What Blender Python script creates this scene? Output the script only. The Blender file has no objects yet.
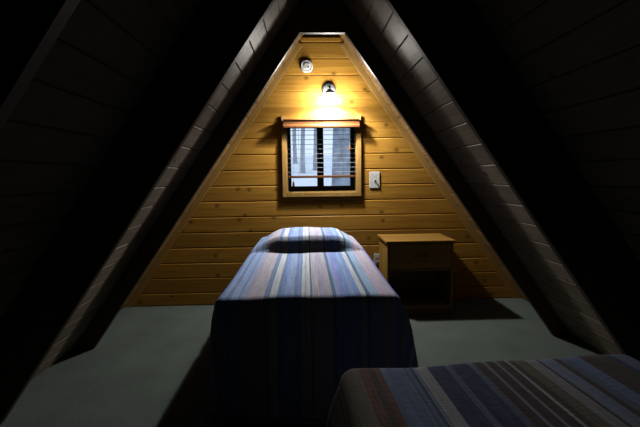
import bpy, bmesh, math, random
from mathutils import Vector, Matrix
random.seed(7)
S = bpy.context.scene
COL = S.collection

# ------------------------------------------------------------------ room measures (metres)
D = 4.0                       # gable wall with the window
YB = -2.0                     # wall behind the camera
WL, SL, BL = 2.0, 1.4414, 1.7985   # left slope: half width at the floor, rise/run, inner edge of the rafters
WR, SR, BR = 2.10, 1.4083, 1.8261
YR = (3.0, 2.054, .88)       # rafter pairs
HT = 2.346                    # underside of the collar ties
HRIDGE = 2.72                 # underside of the ridge beam
BOARD = 0.1545
STEP = .14                    # near bay's ceiling moved out this far, so the rafters shade it

# ------------------------------------------------------------------ helpers
def link(o, parent=None):
    COL.objects.link(o)
    if parent: o.parent = parent
    return o

def obj(name, bm, mats, parent=None, smooth=False, loc=None):
    me = bpy.data.meshes.new(name)
    bmesh.ops.recalc_face_normals(bm, faces=bm.faces[:])
    bm.to_mesh(me); bm.free()
    for m in (mats if isinstance(mats, (list, tuple)) else [mats]):
        me.materials.append(m)
    if smooth:
        for p in me.polygons: p.use_smooth = True
    o = bpy.data.objects.new(name, me)
    if loc is not None: o.location = loc
    return link(o, parent)

def tag(o, label, cat, group=None):
    o['label'] = label; o['category'] = cat
    if group: o['group'] = group
    return o

def thing(name, label, cat, loc=(0, 0, 0), rz=0, group=None):
    o = bpy.data.objects.new(name, None)
    o.empty_display_size = .1
    o.location = loc; o.rotation_euler = (0, 0, rz)
    link(o)
    return tag(o, label, cat, group)

def struct(o, label=None):
    o['kind'] = 'structure'
    if label: o['label'] = label
    return o

def box(bm, x0, x1, y0, y1, z0, z1, bev=0):
    vs = [bm.verts.new((x, y, z)) for x in (x0, x1) for y in (y0, y1) for z in (z0, z1)]
    fs = [(0, 1, 3, 2), (4, 6, 7, 5), (0, 4, 5, 1), (2, 3, 7, 6), (0, 2, 6, 4), (1, 5, 7, 3)]
    faces = [bm.faces.new([vs[i] for i in f]) for f in fs]
    if bev:
        es = list({e for f in faces for e in f.edges})
        bmesh.ops.bevel(bm, geom=es, offset=bev, segments=2, profile=.5, affect='EDGES')
    return faces

def prism(bm, pts, a, b):
    """pts: list of 3-vectors of one end cap, extruded by the vector b-a"""
    d = Vector(b) - Vector(a)
    lo = [bm.verts.new(p) for p in pts]
    hi = [bm.verts.new(Vector(p) + d) for p in pts]
    bm.faces.new(lo); bm.faces.new(hi[::-1])
    n = len(pts)
    for i in range(n):
        bm.faces.new([lo[i], hi[i], hi[(i + 1) % n], lo[(i + 1) % n]])

def lathe(bm, prof, seg=32, mat=Matrix(), close=True):
    """prof: (radius, height) pairs turned about local Z, then placed by mat"""
    rings = []
    for r, h in prof:
        if r < 1e-6:
            rings.append([bm.verts.new(mat @ Vector((0, 0, h)))])
        else:
            rings.append([bm.verts.new(mat @ Vector((r * math.cos(2 * math.pi * i / seg), r * math.sin(2 * math.pi * i / seg), h))) for i in range(seg)])
    for A, B in zip(rings, rings[1:]):
        for i in range(seg):
            j = (i + 1) % seg
            q = ([A[i], A[j]] if len(A) > 1 else [A[0]]) + ([B[j], B[i]] if len(B) > 1 else [B[0]])
            if len(q) > 2: bm.faces.new(q)
    if close:
        for R in (rings[0], rings[-1]):
            if len(R) > 1: bm.faces.new(R)

def tube(bm, pts, r, seg=10):
    pts = [Vector(p) for p in pts]
    rr = r if isinstance(r, (list, tuple)) else [r] * len(pts)
    rings = []
    for i, p in enumerate(pts):
        t = (pts[min(i + 1, len(pts) - 1)] - pts[max(i - 1, 0)]).normalized()
        a = t.orthogonal().normalized() if i == 0 else (a - t * a.dot(t)).normalized()
        b = t.cross(a)
        rings.append([bm.verts.new(p + rr[i] * (a * math.cos(2 * math.pi * k / seg) + b * math.sin(2 * math.pi * k / seg))) for k in range(seg)])
    for A, B in zip(rings, rings[1:]):
        for i in range(seg):
            bm.faces.new([A[i], A[(i + 1) % seg], B[(i + 1) % seg], B[i]])
    bm.faces.new(rings[0]); bm.faces.new(rings[-1])

# ------------------------------------------------------------------ materials
def new_mat(name):
    m = bpy.data.materials.new(name); m.use_nodes = True
    nt = m.node_tree
    return m, nt, nt.nodes['Principled BSDF']

def nd(nt, kind, **kw):
    n = nt.nodes.new(kind)
    for k, v in kw.items():
        if k in n.inputs: n.inputs[k].default_value = v
        else: setattr(n, k, v)
    return n

def ramp(nt, stops, interp='LINEAR'):
    n = nt.nodes.new('ShaderNodeValToRGB'); r = n.color_ramp; r.interpolation = interp
    while len(r.elements) > 1: r.elements.remove(r.elements[0])
    r.elements[0].position = stops[0][0]; r.elements[0].color = (*stops[0][1], 1)
    for p, c in stops[1:]:
        e = r.elements.new(p); e.color = (*c, 1)
    return n

def mixc(nt, mode, fac, a, b):
    n = nt.nodes.new('ShaderNodeMix'); n.data_type = 'RGBA'; n.blend_type = mode
    for sock, v in ((n.inputs[0], fac), (n.inputs[6], a), (n.inputs[7], b)):
        if hasattr(v, 'links'): nt.links.new(v, sock)
        else: sock.default_value = v if isinstance(v, (int, float)) else (*v, 1)
    return n.outputs[2]

def wood(name, dark, mid, light, axis='X', rough=.45, knots=True, scale=1.0, spec=.4):
    """knotty pine; the board number comes from a per-board UV so boards differ in tone, grain runs along UV.x (metres)"""
    m, nt, bs = new_mat(name)
    uv = nd(nt, 'ShaderNodeUVMap'); uv.uv_map = 'grain'
    sep = nd(nt, 'ShaderNodeSeparateXYZ'); nt.links.new(uv.outputs[0], sep.inputs[0])
    fl = nd(nt, 'ShaderNodeMath', operation='FLOOR')
    div = nd(nt, 'ShaderNodeMath', operation='DIVIDE'); div.inputs[1].default_value = BOARD
    nt.links.new(sep.outputs[1], div.inputs[0]); nt.links.new(div.outputs[0], fl.inputs[0])
    wn = nd(nt, 'ShaderNodeTexWhiteNoise', noise_dimensions='1D'); nt.links.new(fl.outputs[0], wn.inputs['W'])
    off = nd(nt, 'ShaderNodeMath', operation='MULTIPLY'); off.inputs[1].default_value = 37.0
    nt.links.new(wn.outputs['Value'], off.inputs[0])
    comb = nd(nt, 'ShaderNodeCombineXYZ')
    nt.links.new(sep.outputs[0], comb.inputs[0]); nt.links.new(sep.outputs[1], comb.inputs[1]); nt.links.new(off.outputs[0], comb.inputs[2])
    mp = nd(nt, 'ShaderNodeMapping'); mp.inputs['Scale'].default_value = (1.3 * scale, 22 * scale, 1)
    nt.links.new(comb.outputs[0], mp.inputs[0])
    no = nd(nt, 'ShaderNodeTexNoise', Scale=1.6, Detail=5.0, Roughness=.6, Distortion=.6); nt.links.new(mp.outputs[0], no.inputs['Vector'])
    cr = ramp(nt, [(.25, dark), (.5, mid), (.75, light)]); nt.links.new(no.outputs[0], cr.inputs[0])
    # broad tone of a board
    mr = nd(nt, 'ShaderNodeMapRange'); mr.inputs['To Min'].default_value = .78; mr.inputs['To Max'].default_value = 1.12
    nt.links.new(wn.outputs['Value'], mr.inputs[0])
    c = mixc(nt, 'MULTIPLY', 1.0, cr.outputs[0], mr.outputs[0])
    if knots:
        mk = nd(nt, 'ShaderNodeMapping'); mk.inputs['Scale'].default_value = (3.6, 4.6, 1)
        nt.links.new(comb.outputs[0], mk.inputs[0])
        vo = nd(nt, 'ShaderNodeTexVoronoi', voronoi_dimensions='2D', Scale=1.0); nt.links.new(mk.outputs[0], vo.inputs['Vector'])
        kr = ramp(nt, [(.03, (1, 1, 1)), (.075, (.5, .5, .5)), (.13, (0, 0, 0))]); nt.links.new(vo.outputs['Distance'], kr.inputs[0])
        # keep only some of the cells' knots
        cs = nd(nt, 'ShaderNodeSeparateColor'); nt.links.new(vo.outputs['Color'], cs.inputs[0])
        gt = nd(nt, 'ShaderNodeMath', operation='GREATER_THAN'); gt.inputs[1].default_value = .32
        nt.links.new(cs.outputs[0], gt.inputs[0])
        mu = nd(nt, 'ShaderNodeMath', operation='MULTIPLY'); nt.links.new(kr.outputs[0], mu.inputs[0]); nt.links.new(gt.outputs[0], mu.inputs[1])
        mu2 = nd(nt, 'ShaderNodeMath', operation='MULTIPLY'); mu2.inputs[1].default_value = .8; nt.links.new(mu.outputs[0], mu2.inputs[0])
        c = mixc(nt, 'MIX', mu2.outputs[0], c, tuple(v * .3 for v in dark))
    nt.links.new(c, bs.inputs['Base Color'])
    bs.inputs['Roughness'].default_value = rough
    bs.inputs['Specular IOR Level'].default_value = spec
    bp = nd(nt, 'ShaderNodeBump', Strength=.12, Distance=.004); nt.links.new(no.outputs[0], bp.inputs['Height'])
    nt.links.new(bp.outputs[0], bs.inputs['Normal'])
    return m

def plain(name, col, rough=.5, metal=0, noise=.0, nscale=40, bump=0, spec=.5):
    m, nt, bs = new_mat(name)
    tc = nd(nt, 'ShaderNodeTexCoord')
    no = nd(nt, 'ShaderNodeTexNoise', Scale=nscale, Detail=4.0); nt.links.new(tc.outputs['Object'], no.inputs['Vector'])
    lo = tuple(v * (1 - noise) for v in col); hi = tuple(min(1, v * (1 + noise)) for v in col)
    cr = ramp(nt, [(.3, lo), (.7, hi)]); nt.links.new(no.outputs[0], cr.inputs[0])
    nt.links.new(cr.outputs[0], bs.inputs['Base Color'])
    bs.inputs['Roughness'].default_value = rough; bs.inputs['Metallic'].default_value = metal
    bs.inputs['Specular IOR Level'].default_value = spec
    if bump:
        bp = nd(nt, 'ShaderNodeBump', Strength=bump, Distance=.01); nt.links.new(no.outputs[0], bp.inputs['Height'])
        nt.links.new(bp.outputs[0], bs.inputs['Normal'])
    return m

PINE = wood('knotty_pine', (.36, .164, .022), (.50, .250, .040), (.61, .332, .062), spec=.2)
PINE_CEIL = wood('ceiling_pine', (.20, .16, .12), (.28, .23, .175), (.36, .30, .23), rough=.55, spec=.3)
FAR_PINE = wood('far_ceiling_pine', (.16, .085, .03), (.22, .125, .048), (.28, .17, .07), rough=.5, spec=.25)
PINE_TRIM = wood('trim_pine', (.38, .21, .055), (.50, .29, .085), (.58, .36, .12), knots=False, rough=.4)
BEAM = wood('beam_wood', (.045, .03, .017), (.065, .043, .024), (.085, .056, .032), rough=.5)
HONEY = wood('honey_wood', (.11, .040, .012), (.14, .054, .017), (.17, .070, .022), knots=False, rough=.38)
STAND = wood('nightstand_wood', (.29, .155, .030), (.37, .205, .042), (.43, .25, .055), knots=False, rough=.42)
BLACK = plain('black_sash', (.012, .012, .014), .45)
SLAT = plain('pale_slat', (.22, .22, .25), .5, noise=.04)
WHITE = plain('white_plastic', (.72, .72, .70), .4, noise=.02)
DARKP = plain('dark_slot', (.04, .04, .04), .5)
GALV = plain('galvanised_metal', (.36, .39, .41), .42, metal=.7, noise=.2, nscale=25)
BRASS = plain('antique_brass', (.20, .14, .07), .45, metal=.8, noise=.15)
CORD = plain('blind_cord', (.22, .21, .20), .8)
TICK = plain('mattress_ticking', (.55, .54, .50), .9, noise=.05)
STEEL = plain('dark_steel', (.05, .05, .055), .5, metal=.6)
SNOW = plain('snow', (.80, .84, .90), .9, noise=.05, nscale=.4)
HAZY_BARK = plain('hazy_bark', (.52, .55, .60), .95, noise=.2, nscale=2)  # distance haze put into a paler bark for the far trunks
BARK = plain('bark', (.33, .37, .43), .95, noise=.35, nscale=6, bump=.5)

def carpet():
    m, nt, bs = new_mat('carpet')
    tc = nd(nt, 'ShaderNodeTexCoord')
    no = nd(nt, 'ShaderNodeTexNoise', Scale=170.0, Detail=3.0); nt.links.new(tc.outputs['Object'], no.inputs['Vector'])
    n2 = nd(nt, 'ShaderNodeTexNoise', Scale=3.0, Detail=3.0); nt.links.new(tc.outputs['Object'], n2.inputs['Vector'])
    cr = ramp(nt, [(.25, (.085, .106, .096)), (.75, (.17, .202, .184))]); nt.links.new(no.outputs[0], cr.inputs[0])
    c2 = ramp(nt, [(.3, (.85, .85, .85)), (.7, (1.08, 1.08, 1.08))]); nt.links.new(n2.outputs[0], c2.inputs[0])
    nt.links.new(mixc(nt, 'MULTIPLY', 1.0, cr.outputs[0], c2.outputs[0]), bs.inputs['Base Color'])
    bs.inputs['Roughness'].default_value = 1; bs.inputs['Specular IOR Level'].default_value = .05
    bp = nd(nt, 'ShaderNodeBump', Strength=.5, Distance=.01); nt.links.new(no.outputs[0], bp.inputs['Height'])
    nt.links.new(bp.outputs[0], bs.inputs['Normal'])
    return m
CARPET = carpet()

def stripes(name, stops):
    """woven stripes across UV.x (0..1 over the cloth's width), ribs along UV.y"""
    m, nt, bs = new_mat(name)
    uv = nd(nt, 'ShaderNodeUVMap'); uv.uv_map = 'cloth'
    sep = nd(nt, 'ShaderNodeSeparateXYZ'); nt.links.new(uv.outputs[0], sep.inputs[0])
    half = len(stops) // 2
    A = ramp(nt, stops[:half + 1], 'LINEAR'); B = ramp(nt, stops[half:], 'LINEAR')
    for r in (A, B): nt.links.new(sep.outputs[0], r.inputs[0])
    gt = nd(nt, 'ShaderNodeMath', operation='GREATER_THAN'); gt.inputs[1].default_value = stops[half][0]
    nt.links.new(sep.outputs[0], gt.inputs[0])
    c = mixc(nt, 'MIX', gt.outputs[0], A.outputs[0], B.outputs[0])
    mp = nd(nt, 'ShaderNodeMapping'); mp.inputs['Scale'].default_value = (420, 9, 1); nt.links.new(uv.outputs[0], mp.inputs[0])
    no = nd(nt, 'ShaderNodeTexNoise', Scale=1.0, Detail=2.0); nt.links.new(mp.outputs[0], no.inputs['Vector'])
    yr = ramp(nt, [(.3, (.74, .74, .76)), (.7, (1.15, 1.15, 1.14))]); nt.links.new(no.outputs[0], yr.inputs[0])
    c = mixc(nt, 'MULTIPLY', 1.0, c, yr.outputs[0])
    m2 = nd(nt, 'ShaderNodeMapping'); m2.inputs['Scale'].default_value = (60, 260, 1); nt.links.new(uv.outputs[0], m2.inputs[0])
    n2 = nd(nt, 'ShaderNodeTexNoise', Scale=1.0, Detail=2.0); nt.links.new(m2.outputs[0], n2.inputs['Vector'])
    wr = ramp(nt, [(.3, (.8, .8, .8)), (.7, (1.1, 1.1, 1.1))]); nt.links.new(n2.outputs[0], wr.inputs[0])
    c = mixc(nt, 'MULTIPLY', .8, c, wr.outputs[0])
    nt.links.new(c, bs.inputs['Base Color'])
    bs.inputs['Roughness'].default_value = .95; bs.inputs['Specular IOR Level'].default_value = .1
    bp = nd(nt, 'ShaderNodeBump', Strength=.35, Distance=.004); nt.links.new(n2.outputs[0], bp.inputs['Height'])
    nt.links.new(bp.outputs[0], bs.inputs['Normal'])
    return m

# ------------------------------------------------------------------ grain UVs
def grain_uv(o, f):
    """f(world co) -> (along, across) in metres"""
    me = o.data
    uv = me.uv_layers.new(name='grain')
    for p in me.polygons:
        for li in p.loop_indices:
            uv.data[li].uv = f(me.vertices[me.loops[li].vertex_index].co)
    return o

def face_grain(o, along='X', salt=0.0):
    ix = 'XYZ'.index(along)
    others = [i for i in range(3) if i != ix]
    return grain_uv(o, lambda c: (c[ix] + salt * 3.1, c[others[0]] * .5 + c[others[1]] + salt))

# ------------------------------------------------------------------ gable wall of boards, with the window opening
WX0, WX1, WZ0, WZ1 = -.332, .368, 1.142, 1.845
def half_w(z, left, ex=0):
    return (-(WL + ex - z / SL) if left else (WR + ex - z / SR))

def board_strip(bm, xa0, xa1, xb0, xb1, z0, z1, y, uvs, bi):
    """a board between z0 and z1, front face at y with eased edges; x runs a (bottom) and b (top)"""
    zz = [(z0, y + .0055), (z0 + .003, y + .0042), (z0 + min(.013, .4 * (z1 - z0)), y + .0008), (z1 - .005, y), (z1, y + .004)]
    def lerp(a, b, z): return a + (b - a) * (z - z0) / (z1 - z0)
    L = [bm.verts.new((lerp(xa0, xb0, z), yy, z)) for z, yy in zz]
    R = [bm.verts.new((lerp(xa1, xb1, z), yy, z)) for z, yy in zz]
    bl = [bm.verts.new((lerp(xa0, xb0, z), y + .02, z)) for z in (z0, z1)]
    br = [bm.verts.new((lerp(xa1, xb1, z), y + .02, z)) for z in (z0, z1)]
    fs = [bm.faces.new([L[i], R[i], R[i + 1], L[i + 1]]) for i in range(4)]
    fs.append(bm.faces.new([bl[0], br[0], R[0], L[0]])); fs.append(bm.faces.new([L[4], R[4], br[1], bl[1]]))
    fs.append(bm.faces.new([bl[0], *L, bl[1]])); fs.append(bm.faces.new([R[0], br[0], br[1], *R[:0:-1]]))
    fs.append(bm.faces.new([bl[1], br[1], br[0], bl[0]]))
    for f in fs:
        for l in f.loops:
            c = l.vert.co
            l[uvs].uv = (c.x + bi * 7.3, (bi + .02 + .96 * (c.z - z0) / (z1 - z0)) * BOARD)

def gable(name, y, flip, holes):
    bm = bmesh.new(); uvs = bm.loops.layers.uv.new('grain'); ex = STEP + .015 if flip else .015
    seams = [2.6 - BOARD * k for k in range(-2, 17)]
    seams = sorted([s for s in seams if s > .02] + [0.0])
    for bi, (z0, z1) in enumerate(zip(seams, seams[1:])):
        if z0 > 2.64: break
        z1 = min(z1, 2.648)
        xl0, xl1, xr0, xr1 = half_w(z0, 1, ex), half_w(z1, 1, ex), half_w(z0, 0, ex), half_w(z1, 0, ex)
        q = next((q for q in holes if z0 < q[3] and z1 > q[2]), None)
        if not q:
            board_strip(bm, xl0, xr0, xl1, xr1, z0, z1, y, uvs, bi)
            continue
        board_strip(bm, xl0, q[0], xl1, q[0], z0, z1, y, uvs, bi)
        board_strip(bm, q[1], xr0, q[1], xr1, z0, z1, y, uvs, bi)
        if z0 < q[2] - .004: board_strip(bm, q[0], q[1], q[0], q[1], z0, q[2], y, uvs, bi)
        if z1 > q[3] + .004: board_strip(bm, q[0], q[1], q[0], q[1], q[3], z1, y, uvs, bi)
    if flip:
        for v in bm.verts: v.co.y = 2 * y - v.co.y
    return obj(name, bm, BEAM if flip else PINE)  # unseen front wall gets dark wood, to cut bounced light

w = struct(gable('wall_back', D, False, [(WX0, WX1, WZ0, WZ1)]), 'knotty pine gable wall of horizontal boards around the window')
w2 = struct(gable('wall_front', YB, True, []), 'dark board gable wall behind the viewer')

# outer sheathing behind the boards (thickness of the wall, with the window hole)
bm = bmesh.new()
def sheath(z0, z1, xs):
    prism(bm, [(xs[0](z0), D + .02, z0), (xs[1](z0), D + .02, z0), (xs[1](z1), D + .02, z1), (xs[0](z1), D + .02, z1)], (0, 0, 0), (0, .12, 0))
lf = lambda z: half_w(z, 1) - .015
rf = lambda z: half_w(z, 0) + .015
sheath(0, WZ0, (lf, rf)); sheath(WZ1, 2.8, (lf, rf))
sheath(WZ0, WZ1, (lf, lambda z: WX0)); sheath(WZ0, WZ1, (lambda z: WX1, rf))
face_grain(struct(obj('wall_back_sheathing', bm, BEAM)))
bm = bmesh.new()
prism(bm, [(lf(0) - STEP, YB - .14, 0), (rf(0) + STEP, YB - .14, 0), (rf(2.8) + STEP, YB - .14, 2.8), (lf(2.8) - STEP, YB - .14, 2.8)], (0, 0, 0), (0, .12, 0))
face_grain(struct(obj('wall_front_sheathing', bm, BEAM)))

# floor
bm = bmesh.new(); box(bm, -WL - .5, WR + .5, YB - .14, D + .14, -.18, 0)
struct(obj('floor', bm, CARPET), 'grey green carpet floor')

# sloped ceilings: boards running the length of the room, then the roof deck
def slope(name, left, deck, y0, y1, ex=0, mat=None):
    bm = bmesh.new(); uvs = bm.loops.layers.uv.new('grain')
    W, s = (WL + ex, SL) if left else (WR + ex, SR)
    sg = -1 if left else 1
    dv = Vector((-sg, 0, s)).normalized()            # up the slope
    nv = Vector((sg * s, 0, 1)).normalized()         # outwards
    base = Vector((sg * W, 0, 0))
    length = (2.86 + ex) * math.hypot(1, s) / s
    n = int(length / BOARD) + 1
    if deck:
        a = base - dv * .3
        p = [a + nv * .02, base + dv * (length + .2) + nv * .02, base + dv * (length + .2) + nv * .10, a + nv * .10]
        prism(bm, [(q.x, y0, q.z) for q in p], (0, y0, 0), (0, y1, 0))
        o = obj(name, bm, BEAM)
        return struct(face_grain(o, 'Y'))
    e, g = .006, .008
    for i in range(n):
        t0, t1 = i * BOARD - .03, (i + 1) * BOARD - .03
        prof = [(t0, g), (t0 + e, 0), (t1 - e, 0), (t1, g), (t1, .02), (t0, .02)]
        P = [base + dv * t + nv * h for t, h in prof]
        lo = [bm.verts.new((q.x, y0, q.z)) for q in P]; hi = [bm.verts.new((q.x, y1, q.z)) for q in P]
        fs = [(bm.faces.new([lo[k], hi[k], hi[(k + 1) % 6], lo[(k + 1) % 6]])) for k in range(6)]
        fs += [bm.faces.new(lo), bm.faces.new(hi)]
        for f in fs:
            for l in f.loops:
                c = l.vert.co; t = (c - base).dot(dv)
                l[uvs].uv = (c.y + i * 5.7, (i + (31 if left else 60) + .02 + .96 * (t - t0) / BOARD) * BOARD)
    return struct(obj(name, bm, mat or PINE_CEIL), 'board ceiling sloping up from the %s' % ('left' if left else 'right'))
for left in (True, False):
    n_ = 'left' if left else 'right'
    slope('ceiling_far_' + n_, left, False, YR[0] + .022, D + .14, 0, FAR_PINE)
    slope('ceiling_' + n_, left, False, YR[1] + .02, YR[0] + .02, -.045 if left else -.13)
    slope('ceiling_near_' + n_, left, False, YB - .14, YR[1] + .02, STEP)
    slope('roof_' + n_, left, True, YB - .14, D + .14, STEP)

# ridge beam and rafter pairs with collar ties
xc = ((BR - HT / SR) - (BL - HT / SL)) / 2
bm = bmesh.new(); box(bm, xc - .17, xc + .24, YB, D - .001, HRIDGE, HRIDGE + .14, .004)
struct(face_grain(obj('beam', bm, BEAM), 'Y'), 'dark ridge beam along the peak')
TH = .042
for k, y in enumerate(YR):
    for left in (True, False):
        W, B, s, sg = (WL, BL, SL, -1) if left else (WR, BR, SR, 1)
        if k: W += STEP
        else: W += .012
        ztop = HRIDGE + .1
        bm = bmesh.new()
        pts = [(sg * B, y, 0), (sg * (B - ztop / s), y, ztop), (sg * (W + .004 - ztop / s), y, ztop), (sg * (W + .004), y, 0)]
        prism(bm, pts, (0, 0, 0), (0, TH, 0))
        bmesh.ops.bevel(bm, geom=bm.edges[:], offset=.003, segments=1, affect='EDGES')
        struct(face_grain(obj('rafter_beam', bm, BEAM), 'Z', k * 1.7 + left), 'dark rafter on the %s slope' % ('left' if left else 'right'))
    bm = bmesh.new()
    a0, a1 = -(BL - HT / SL) - .02, (BR - HT / SR) + .02
    prism(bm, [(a0 - .005, y + .002, HT), (a1 + .005, y + .002, HT), (a1 - .14, y + .002, HT + .24), (a0 + .14, y + .002, HT + .24)], (0, 0, 0), (0, TH - .004, 0))
    struct(face_grain(obj('collar_beam', bm, BEAM), 'X', k * .9), 'collar tie between the rafters')

# raking trim along the slopes on the gable wall, and the short head trim
for left in (True, False):
    W, s, sg = (WL, SL, -1) if left else (WR, SR, 1)
    dv = Vector((-sg, 0, s)).normalized(); iv = Vector((-sg * s, 0, -1)).normalized()
    a = Vector((sg * (W - .0), D - .014, 0)); 
    L = 2.60 * math.hypot(1, s) / s
    bm = bmesh.new()
    p = [a + iv * .001, a + dv * L + iv * .001, a + dv * L + iv * .052, a + iv * .052 + dv * .036]
    prism(bm, p, (0, 0, 0), (0, .0135, 0))
    o = struct(obj('trim_1' if left else 'trim_2', bm, PINE_TRIM), 'raking pine trim along the %s slope' % ('left' if left else 'right'))
    grain_uv(o, lambda c: ((c - a).dot(dv), (c - a).dot(iv) * 1.2))
# ------------------------------------------------------------------ window_1: casing, sash, panes
yf = D
bm = bmesh.new()
cw = .045
box(bm, WX0 - cw, WX0, yf - .022, yf - .0005, WZ0 - cw, WZ1 + .055, .003)
box(bm, WX1, WX1 + cw, yf - .022, yf - .0005, WZ0 - cw, WZ1 + .055, .003)
box(bm, WX0, WX1, yf - .022, yf - .0005, WZ0 - cw, WZ0, .003)
box(bm, WX0, WX1, yf - .022, yf - .0005, WZ1, WZ1 + .02, .003)
# reveal boards inside the opening
for (x0, x1, z0, z1) in ((WX0, WX0 + .008, WZ0, WZ1), (WX1 - .008, WX1, WZ0, WZ1), (WX0 + .008, WX1 - .008, WZ0, WZ0 + .008), (WX0 + .008, WX1 - .008, WZ1 - .008, WZ1)):
    box(bm, x0, x1, yf - .0005, yf + .075, z0, z1)
win = struct(face_grain(obj('window_1', bm, PINE_TRIM), 'Z', 3.3), 'small sliding window with a pine casing in the gable wall')
bm = bmesh.new()
fx0, fx1, fz0, fz1 = WX0 + .008, WX1 - .008, WZ0 + .008, WZ1 - .008
y0, y1 = yf + .076, yf + .135
box(bm, fx0, fx0 + .032, y0, y1, fz0, fz1, .002); box(bm, fx1 - .045, fx1, y0, y1, fz0, fz1, .002)
box(bm, fx0 + .032, fx1 - .045, y0, y1, fz0, fz0 + .052, .002); box(bm, fx0 + .032, fx1 - .045, y0, y1, fz1 - .045, fz1, .002)
mx = .004
box(bm, mx - .03, mx + .036, y0, y1, fz0 + .052, fz1 - .045, .002)
sash = obj('window_frame', bm, BLACK, win)
gm, nt, bs = new_mat('window_glass')
out = nt.nodes['Material Output']
tr = nd(nt, 'ShaderNodeBsdfTransparent'); tr.inputs[0].default_value = (.95, .97, .98, 1)
gl = nd(nt, 'ShaderNodeBsdfGlossy', Roughness=.03); fr = nd(nt, 'ShaderNodeFresnel', IOR=1.45)
mxs = nd(nt, 'ShaderNodeMixShader'); nt.links.new(fr.outputs[0], mxs.inputs[0]); nt.links.new(tr.outputs[0], mxs.inputs[1]); nt.links.new(gl.outputs[0], mxs.inputs[2])
nt.links.new(mxs.outputs[0], out.inputs[0])
for (a, b) in ((fx0 + .03, mx - .028), (mx + .034, fx1 - .043)):
    bm = bmesh.new(); box(bm, a, b, yf + .10, yf + .105, fz0 + .05, fz1 - .043)
    obj('window_pane', bm, gm, win)

# ------------------------------------------------------------------ window blind
bl = thing('window_blind', 'wooden slatted blind with a moulded valance hanging in the small window', 'blind', (0, D, WZ1))
def bobj(name, bm, m, parent=bl):
    for v in bm.verts: v.co -= Vector((0, D, WZ1))
    return obj(name, bm, m, parent)
bm = bmesh.new()
zt = WZ1 - .008
# valance with a moulded face, a little wider than the opening
prof = [(-.030, .0), (-.062, .0), (-.068, -.010), (-.060, -.020), (-.056, -.028), (-.056, -.052), (-.062, -.060), (-.070, -.068), (-.070, -.084), (-.052, -.084), (-.052, -.010), (-.030, -.010)]
prism(bm, [(WX0 - .022, D + a, WZ1 + .018 + b) for a, b in prof], (0, 0, 0), (WX1 - WX0 + .044, 0, 0))
o = bobj('valance', bm, HONEY); face_grain(o, 'X', 1.0)
bm = bmesh.new(); box(bm, WX0 + .012, WX1 - .012, D + .0, D + .05, zt - .042, zt - .001)
bobj('headrail', bm, SLAT)
nsl = 10
zr = 1.298
ztop_s = zt - .075
for i in range(nsl):
    z = zr + .047 + (ztop_s - zr - .047) * i / (nsl - 1)
    bm = bmesh.new()
    hw = .018
    pr = [(-hw, -.0012), (-.009, .0002), (0, .0010), (.009, .0002), (hw, -.0012), (hw, -.0026), (.009, -.0012), (0, -.0004), (-.009, -.0012), (-hw, -.0026)]
    prism(bm, [(WX0 + .014, D + .026 + a, z + b) for a, b in pr], (0, 0, 0), (WX1 - WX0 - .028, 0, 0))
    bobj('slat', bm, SLAT)
bm = bmesh.new(); box(bm, WX0 + .013, WX1 - .013, D + .0, D + .05, zr - .012, zr + .012, .004)
o = bobj('bottom_rail', bm, HONEY); face_grain(o, 'X', 2.0)
for x in (-.21, .235):
    bm = bmesh.new()
    for yy in (D + .0005, D + .0515):
        tube(bm, [(x, yy, zr), (x, yy, zt - .02)], .0011, 6)
    bobj('ladder_cord', bm, CORD)
for x, zb in ((-.268, 1.225), (.30, 1.575)):
    bm = bmesh.new(); tube(bm, [(x, D - .012, zb + .02), (x, D - .012, zt - .03)], .0012, 6)
    c = bobj('pull_cord', bm, CORD)
    bm = bmesh.new()
    lathe(bm, [(0, .03), (.006, .029), (.010, .012), (.013, -.012), (.012, -.020), (0, -.022)], 14, Matrix.Translation((x, D - .012, zb)))
    face_grain(bobj("tassel", bm, HONEY, c), "Z")

# ------------------------------------------------------------------ wall sconce above the window
LX, LZ = .095, 2.15
lamp = thing('wall_sconce', 'lit galvanised wall lamp with a flared glass shade above the window', 'lamp', (LX, D, LZ))
RY = Matrix.Rotation(math.pi / 2, 4, 'X')            # local Z -> -Y (out of the wall)
bm = bmesh.new()
lathe(bm, [(0, .0), (.068, .0), (.070, .008), (.066, .020), (.050, .030), (.022, .036), (0, .037)], 36, RY)
obj('backplate', bm, GALV, lamp, True)
AX = Matrix.Translation((0, -.178, -.062))
bm = bmesh.new()
tube(bm, [(0, -.03, .0), (0, -.07, .004), (0, -.12, .0), (0, -.155, -.008), (0, -.173, -.022), (0, -.178, -.048)], .010, 12)
obj('arm', bm, GALV, lamp, True)
bm = bmesh.new()
lathe(bm, [(0, .022), (.020, .022), (.036, .012), (.048, -.004), (.050, -.022), (.046, -.022), (.043, -.006), (.030, .006), (0, .010)], 32, AX)
obj('socket_cup', bm, GALV, lamp, True)

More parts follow.
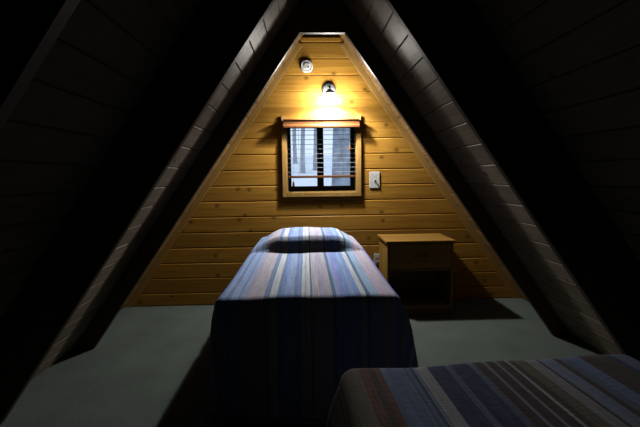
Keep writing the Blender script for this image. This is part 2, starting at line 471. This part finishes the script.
def glow(name, col, strength, trans):
    m = bpy.data.materials.new(name); m.use_nodes = True; nt = m.node_tree
    nt.nodes.remove(nt.nodes['Principled BSDF']); out = nt.nodes['Material Output']
    em = nd(nt, 'ShaderNodeEmission', Strength=strength); em.inputs[0].default_value = (*col, 1)
    if trans:
        t = nd(nt, 'ShaderNodeBsdfTransparent'); mx_ = nd(nt, 'ShaderNodeMixShader'); mx_.inputs[0].default_value = 1 - trans
        nt.links.new(t.outputs[0], mx_.inputs[1]); nt.links.new(em.outputs[0], mx_.inputs[2]); nt.links.new(mx_.outputs[0], out.inputs[0])
    else:
        nt.links.new(em.outputs[0], out.inputs[0])
    return m
BULB = glow('lit_bulb', (1, .965, .91), 3700, 0)
SHADE = glow('lit_glass', (1, .95, .86), 88, .40)
bm = bmesh.new()
lathe(bm, [(.048, -.014), (.056, -.030), (.076, -.055), (.098, -.075), (.111, -.083), (.113, -.087), (.110, -.087), (.096, -.079), (.073, -.058), (.053, -.032), (.046, -.016), (.048, -.014)], 40, AX, close=False)
obj('lamp_shade', bm, SHADE, lamp, True)
bm = bmesh.new()
lathe(bm, [(0, -.004), (.012, -.006), (.014, -.014), (.022, -.026), (.025, -.038), (.020, -.052), (.009, -.060), (0, -.062)], 24, AX)
obj('bulb', bm, BULB, lamp, True)

# ------------------------------------------------------------------ smoke detector, switch, outlet
t = thing('smoke_detector', 'round white smoke detector on the wall near the peak', 'smoke detector', (-.118, D, 2.372))
bm = bmesh.new(); lathe(bm, [(0, 0), (.060, 0), (.062, .006), (.060, .016), (.054, .023), (.046, .024), (.045, .022), (.040, .022), (.036, .026), (.020, .028), (0, .028)], 40, RY)
obj('housing', bm, WHITE, t, True)
bm = bmesh.new(); lathe(bm, [(0, .0), (.008, .0), (.008, .003), (0, .004)], 16, Matrix.Translation((.016, -.027, -.012)) @ RY)
obj('test_button', bm, DARKP, t, True)

t = thing('light_switch', 'white toggle light switch plate on the wall right of the window', 'light switch', (.549, D, 1.258))
bm = bmesh.new(); box(bm, -.052, .052, -.007, 0, -.082, .082, .003)
obj('switch_plate', bm, WHITE, t)
bm = bmesh.new(); box(bm, -.006, .006, -.010, -.0068, -.014, .014)
box(bm, -.0045, .0045, -.026, -.0098, -.001, .011, .002)
obj('toggle', bm, WHITE, t)
for z in (-.032, .032):
    bm = bmesh.new(); lathe(bm, [(0, .006), (.0035, .006), (.0035, .0082), (0, .0086)], 10, Matrix.Translation((0, 0, z)) @ RY)
    obj('screw', bm, GALV, t)

t = thing('wall_outlet', 'white electrical outlet plate low on the wall between bed and nightstand', 'outlet', (.580, D, .445))
bm = bmesh.new(); box(bm, -.037, .037, -.006, 0, -.058, .058, .003)
obj('cover_plate', bm, WHITE, t)
for z in (-.021, .021):
    bm = bmesh.new(); box(bm, -.016, .016, -.0085, -.0058, z - .014, z + .014, .001)
    s_ = obj('socket', bm, WHITE, t)
    bm = bmesh.new()
    for x in (-.006, .006): box(bm, x - .001, x + .001, -.0092, -.0084, z - .003, z + .006)
    obj('slot', bm, DARKP, s_)

# ------------------------------------------------------------------ nightstand
NX0, NX1, NY0, NH = .592, 1.205, 3.56, .705
t = thing('nightstand', 'square pine nightstand with one drawer and open shelf against the wall', 'nightstand', ((NX0 + NX1) / 2, 3.77, 0))
def nobj(name, b, parent=t, m=STAND, bev=.003, along='X', salt=0):
    bm = bmesh.new(); box(bm, *b, bev)
    for v in bm.verts: v.co -= Vector(((NX0 + NX1) / 2, 3.77, 0))
    return face_grain(obj(name, bm, m, parent), along, salt)
nobj('top', (NX0 - .015, NX1 + .015, NY0 - .015, D - .016, NH - .024, NH), bev=.004)
NB = D - .022
nobj('side_panel', (NX0, NX0 + .02, NY0, NB, 0, NH - .024), along='Z', salt=.3)
nobj('side_panel', (NX1 - .02, NX1, NY0, NB, 0, NH - .024), along='Z', salt=.7)
nobj('back_panel', (NX0 + .02, NX1 - .02, NB - .01, NB, .06, NH - .024), salt=1.1)
nobj('shelf', (NX0 + .02, NX1 - .02, NY0 + .012, NB - .01, .42, .438), salt=1.5)
nobj('base_shelf', (NX0 + .02, NX1 - .02, NY0 + .004, NB - .01, .075, .095), salt=1.9)
nobj('plinth', (NX0 + .02, NX1 - .02, NY0 + .02, NY0 + .038, 0, .075), salt=2.3)
dr = nobj('drawer', (NX0 + .023, NX1 - .023, NY0 - .004, NY0 + .016, .445, NH - .030), salt=2.7)
bm = bmesh.new()
xm = 0; yy = NY0 - .004 - 3.77
tube(bm, [(xm - .05, yy + .002, .56), (xm - .05, yy - .018, .56), (xm - .03, yy - .026, .56), (xm + .03, yy - .026, .56), (xm + .05, yy - .018, .56), (xm + .05, yy + .002, .56)], .006, 10)
obj('handle', bm, BRASS, dr, True)

# ------------------------------------------------------------------ beds and bedspreads
def smooth(a, b, x):
    t_ = max(0, min(1, (x - a) / (b - a))); return t_ * t_ * (3 - 2 * t_)

def bedspread(name, w, length, h, mat, drop_l, drop_r, drop_f, pillow, seed, hem, fl=.06, fr=.06, ff=.05):
    """local frame: x 0..w across, y 0 (foot) .. length (head); cloth over the mattress and hanging down"""
    rnd = random.Random(seed)
    ph = [rnd.uniform(0, 6.28) for _ in range(8)]
    bm = bmesh.new(); uvl = bm.loops.layers.uv.new('cloth')
    step = .018
    nx = int((w + drop_l + drop_r) / step); ny = int((length + drop_f) / step)
    R = .05
    def over(d, fk):
        """outward and downward travel for a length d of cloth past the start of the rounded edge"""
        arc = R * math.pi / 2
        if d < arc:
            a = d / R; return R * math.sin(a), R * (1 - math.cos(a))
        e = d - arc
        return R + fk * (1 - math.exp(-e / .16)), R + e
    G = []
    for j in range(ny + 1):
        t_ = -drop_f + (length + drop_f) * j / ny
        row = []
        for i in range(nx + 1):
            s_ = -drop_l + (w + drop_l + drop_r) * i / nx
            ix, iy = min(max(s_, R), w - R), max(t_, R)
            dx, dy = s_ - ix, t_ - iy
            d = math.hypot(dx, dy)
            z = h
            if pillow and t_ > pillow[0] - .02:
                y0p, y1p, xa, xb, xc_, xd, ph_ = pillow
                bx_ = smooth(xa, xb, s_) * (1 - smooth(xc_, xd, s_))
                by_ = smooth(y0p, y0p + .075, t_) * (1 - .55 * smooth(y1p - .22, y1p + .05, t_))
                z += ph_ * bx_ * by_
                pass
            if pillow: z -= .022 * math.exp(-((t_ - pillow[0]) / .016) ** 2)
            z += .005 * math.sin(s_ * 7 + ph[0]) * math.sin(t_ * 4 + ph[1]) + .003 * math.sin(s_ * 15 + t_ * 3 + ph[2])
            if d > 1e-6:
                cx_ = dx / d
                fk = ff * (1 - cx_ * cx_) + (fr if cx_ > 0 else fl) * cx_ * cx_
                o_, dn = over(d, fk)
                # soft folds in the hanging cloth
                run = (t_ * 1.0 if abs(dx) > abs(dy) else s_ * 1.0)
                k = smooth(R, .5, dn)
                fold = k * (.014 * math.sin(run * 9 + ph[3]) + .008 * math.sin(run * 19 + ph[4]))
                o_ += fold
                if dn > z - hem: 
                    o_ += (dn - (z - hem)) * .25; dn = z - hem
                x, y, z = ix + dx / d * o_, iy + dy / d * o_, z - dn
            else:
                x, y = ix, iy
            row.append(bm.verts.new((x, y, z)))
        G.append(row)
    for j in range(ny):
        for i in range(nx):
            f = bm.faces.new([G[j][i], G[j][i + 1], G[j + 1][i + 1], G[j + 1][i]])
            for l, (a, b) in zip(f.loops, ((i, j), (i + 1, j), (i + 1, j + 1), (i, j + 1))):
                l[uvl].uv = (a / nx, b / ny)
    o = obj(name, bm, mat, None, True)
    so = o.modifiers.new('thickness', 'SOLIDIFY'); so.thickness = .006; so.offset = -1
    return o

def hexc(r, g, b):   # display colour -> linear
    f = lambda v: ((v / 255 + .055) / 1.055) ** 2.4 if v > 10 else v / 255 / 12.92
    c = [1.7 * f(v) for v in (r, g, b)]
    k = min(1, .9 / max(c))
    return tuple(v * k for v in c)
SLATE, LBLUE, STEELB, CREAM, MAUVE = hexc(112, 130, 166), hexc(164, 188, 232), hexc(130, 156, 212), hexc(226, 234, 244), hexc(154, 152, 176)
TAUPE, PURP, TEAL, CYAN, PINK, NAVY = hexc(164, 162, 174), hexc(136, 136, 194), hexc(90, 112, 146), hexc(164, 192, 226), hexc(170, 158, 180), hexc(84, 96, 138)
RUST, TAN, BROWN = hexc(138, 98, 88), hexc(132, 124, 110), hexc(104, 96, 98)

def stops_from(table, lo, hi):
    """table of (start fraction over the top, colour) -> hard-edged ramp stops in cloth fraction"""
    out = []
    for k, (t_, c) in enumerate(table):
        out.append((lo + (hi - lo) * t_, c))
    return out
def hard(stops, soft=.0022):
    r = [(max(0, stops[0][0]), stops[0][1])]
    for (p0, c0), (p1, c1) in zip(stops, stops[1:]):
        r.append((max(0, p1 - soft), c0)); r.append((p1 + soft, c1))
    return r

def stripes_hard(name, table, lo, hi):
    """many hard-edged bands: chain of constant ramps of at most 30 stops each"""
    st = stops_from(table, lo, hi)
    st = [(min(max(p, 0), 1), c) for p, c in st]
    return st

def cloth_mat(name, table, lo, hi):
    st = stripes_hard(name, table, lo, hi)
    m = stripes(name, st)
    for n in m.node_tree.nodes:
        if n.type == 'VALTORGB' and len(n.color_ramp.elements) > 6: n.color_ramp.interpolation = 'CONSTANT'
    return m

# far bed: foot edge at y 1.98, head against the gable wall
FB = dict(x=-.622, y=1.955, w=.968, L=D - .03 - 1.955, h=.695)
far_table = [(-.7, SLATE), (-.6, TAUPE), (-.5, STEELB), (-.42, CREAM), (-.38, SLATE), (-.3, MAUVE), (-.2, LBLUE), (-.14, NAVY), (-.10, MAUVE), (-.03, STEELB),
             (.01, LBLUE), (.04, SLATE), (.06, LBLUE), (.10, SLATE), (.114, LBLUE), (.135, MAUVE), (.168, TAUPE), (.25, SLATE), (.277, CREAM), (.315, SLATE),
             (.342, STEELB), (.362, LBLUE), (.413, SLATE), (.428, STEELB), (.442, SLATE), (.45, CREAM), (.478, TAUPE), (.488, CREAM), (.505, TEAL), (.514, TAUPE), (.56, MAUVE), (.60, TAUPE), (.627, TEAL), (.65, LBLUE),
             (.67, PURP), (.687, STEELB), (.73, LBLUE), (.755, STEELB), (.78, CREAM), (.818, TEAL), (.834, CYAN), (.889, PINK), (.93, TAUPE), (.955, PINK), (.985, PURP), (1.03, SLATE), (1.08, TAUPE), (1.16, STEELB), (1.22, CREAM), (1.26, SLATE), (1.34, MAUVE), (1.45, NAVY)]
DROP = .74
def fr_(t_, w, dl, dr_): return (dl + t_ * w) / (w + dl + dr_)
m_far = cloth_mat('striped_blanket_far', far_table, fr_(.022, FB['w'], DROP, DROP), fr_(.978, FB['w'], DROP, DROP))
far = bedspread('bedspread', FB['w'], FB['L'], FB['h'], m_far, DROP, DROP, DROP,
                (1.215, 1.98, -.03, .27, .70, 1.0, .125), 3, .085, .05, .10, .035)
far.location = (FB['x'], FB['y'], 0)
tag(far, 'striped blue and cream bedspread over the bed below the window, pillow bulge at the head', 'bedspread', 'striped bedspreads')

near_table = [(-.6, NAVY), (-.5, BROWN), (-.4, CREAM), (-.35, SLATE), (-.2, TAN), (-.1, BROWN), (-.04, TAN), (.055, RUST), (.085, BROWN), (.10, RUST), (.125, STEELB), (.20, SLATE), (.205, STEELB), (.215, TEAL), (.225, LBLUE), (.235, CREAM),
              (.275, NAVY), (.33, SLATE), (.35, NAVY), (.41, SLATE), (.43, BROWN), (.455, MAUVE), (.462, BROWN), (.50, MAUVE), (.506, BROWN), (.535, CREAM), (.545, BROWN), (.565, TAN), (.60, TAUPE), (.635, BROWN), (.65, LBLUE), (.695, BROWN), (.72, SLATE), (.745, STEELB), (.78, BROWN), (.83, MAUVE), (.835, BROWN), (.875, NAVY),
              (.90, SLATE), (.95, STEELB), (.98, SLATE), (1.05, BROWN), (1.12, TAN), (1.2, NAVY), (1.3, CREAM), (1.35, SLATE)]
NBD = dict(x=-.05, y=1.268, w=1.02, L=1.98, h=.69)
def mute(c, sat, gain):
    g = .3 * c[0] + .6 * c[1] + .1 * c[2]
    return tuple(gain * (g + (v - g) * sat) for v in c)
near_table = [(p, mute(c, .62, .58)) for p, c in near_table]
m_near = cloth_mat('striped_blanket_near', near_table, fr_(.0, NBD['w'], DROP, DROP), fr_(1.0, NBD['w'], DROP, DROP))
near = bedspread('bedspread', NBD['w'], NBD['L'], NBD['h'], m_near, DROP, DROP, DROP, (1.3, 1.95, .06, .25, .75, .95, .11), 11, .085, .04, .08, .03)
# its foot points at the window, its head lies behind the viewer
near.rotation_euler = (0, 0, math.pi + math.radians(3))
near.location = (NBD['x'] + NBD['w'], NBD['y'] + .03, 0)
tag(near, 'striped bedspread with a rust band over the bed in the near right corner', 'bedspread', 'striped bedspreads')
# the cloth's local x now runs right to left, so mirror the stripes
for l in near.data.uv_layers['cloth'].data: l.uv.x = 1 - l.uv.x

def bed(label, src, w, L, h):
    root = thing('bed', label, 'bed', src.location, src.rotation_euler.z, 'twin beds')
    bm = bmesh.new(); box(bm, .03, w - .03, .03, L - .01, .44, h - .055, .045)
    obj('mattress', bm, TICK, root)
    bm = bmesh.new(); box(bm, .04, w - .04, .04, L - .01, .20, .44, .02)
    obj('box_spring', bm, TICK, root)
    bm = bmesh.new(); box(bm, .045, w - .045, .045, L - .012, .16, .20, .004)
    obj('bed_frame', bm, STEEL, root)
    for x in (.05, w - .09):
        for y in (.02, L - .06):
            bm = bmesh.new(); box(bm, x, x + .04, y, y + .04, 0, .16, .004)
            obj('leg', bm, STEEL, root)
    return root
bed('twin bed under the striped bedspread with its head below the window', far, FB['w'], FB['L'], FB['h'])
bed('twin bed under the rust banded bedspread in the near right corner', near, NBD['w'], NBD['L'], NBD['h'])

# ------------------------------------------------------------------ outside the window: snow and trees
bm = bmesh.new()
n = 30
def ground_z(x, y): return -2.6 + .15 * max(0, min(y, 48) - 6) + .2 * math.sin(x * .35 + y * .27)
GV = [[bm.verts.new((-40 + 80 * i / n, 4.6 + 75 * j / n, ground_z(-40 + 80 * i / n, 4.6 + 75 * j / n))) for i in range(n + 1)] for j in range(n + 1)]
for j in range(n):
    for i in range(n): bm.faces.new([GV[j][i], GV[j][i + 1], GV[j + 1][i + 1], GV[j + 1][i]])
go = obj('snow_ground', bm, SNOW, None, True); struct(go, 'snow covered ground outside the window')
def tree(x, y, r, label, lean=0.0, seed=1, mat=None):
    rnd = random.Random(seed)
    root = thing('pine_tree', label, 'tree', (x, y, ground_z(x, y) - .25), 0, 'trees outside the window')
    bm = bmesh.new()
    H = 15
    zs = [0, .3, .8, 1.6, 2.6, 3.6, 4.6, 5.6, 7, 9, 11, H]
    pts = [(lean * z + .05 * math.sin(z * .8 + seed), .04 * math.sin(z * .6 + seed * 2), z) for z in zs]
    rr = [r * 1.35, r * 1.15] + [r * (1 - .06 * k) for k in range(len(pts) - 2)]
    tube(bm, pts, rr, 18)
    obj('trunk', bm, mat or BARK, root, True)
    for k in range(7):
        z = 6.5 + k * .9 + rnd.uniform(-.2, .2); a = rnd.uniform(0, 6.28); L = rnd.uniform(.8, 1.8)
        bm = bmesh.new()
        tube(bm, [(lean * z + r * .3 * math.cos(a), r * .3 * math.sin(a), z), (lean * z + L * .5 * math.cos(a), L * .5 * math.sin(a), z + .1), (lean * z + L * math.cos(a), L * math.sin(a), z - .1)], [.04, .02, .006], 7)
        obj('branch', bm, mat or BARK, root, True)
tree(.60, 7.4, .27, 'broad tree trunk close behind the right pane of the window', 0, 2)
FAR = [(-3.75, 38, .22), (-3.0, 30, .20), (-3.05, 44, .24), (-1.75, 34, .20), (-1.25, 42, .22), (-.35, 33, .20), (.75, 36, .20)]
WHERE = ['far tree at the left edge of the left window pane', 'second far tree from the left edge of the left pane', 'third far tree from the left edge of the left pane',
         'far tree in the middle of the left window pane', 'far tree right of the middle of the left pane', 'far tree just left of the dark middle bar',
         'far tree between the middle bar and the broad trunk']
for q, ((x, y, r_), lab) in enumerate(zip(FAR, WHERE)): tree(x, y, r_, lab, .004 * ((q * 5) % 3 - 1), q + 5, HAZY_BARK)

wd = bpy.data.worlds.new('sky'); S.world = wd; wd.use_nodes = True
bg = wd.node_tree.nodes['Background']; bg.inputs[0].default_value = (.68, .81, 1.0, 1); bg.inputs[1].default_value = 1.3

# ------------------------------------------------------------------ camera
f, yaw, pitch, roll = 396.86, .0339, .0943, -.0127
C = Vector((-.1417, 0, 1.3051))
cy, sy, cp, sp = math.cos(yaw), math.sin(yaw), math.cos(pitch), math.sin(pitch)
fw = Vector((sy * cp, cy * cp, -sp)); r = Vector((cy, -sy, 0)); u = r.cross(fw)
r2 = math.cos(roll) * r + math.sin(roll) * u; u2 = -math.sin(roll) * r + math.cos(roll) * u
cd = bpy.data.cameras.new('camera'); cam = bpy.data.objects.new('camera', cd); COL.objects.link(cam)
cd.sensor_width = 36; cd.lens = f / 640 * 36; cd.clip_start = .02
M = Matrix.Identity(4)
for i in range(3):
    M[i][0], M[i][1], M[i][2], M[i][3] = r2[i], u2[i], -fw[i], C[i]
cam.matrix_world = M
S.camera = cam

S.view_settings.view_transform = 'Standard'; S.view_settings.look = 'None'
S.view_settings.exposure = 0; S.view_settings.gamma = 1; S.view_settings.use_curve_mapping = False
S.cycles.use_denoising = True
S.cycles.max_bounces = 8; S.cycles.diffuse_bounces = 1; S.cycles.transparent_max_bounces = 16
S.cycles.sample_clamp_indirect = .02
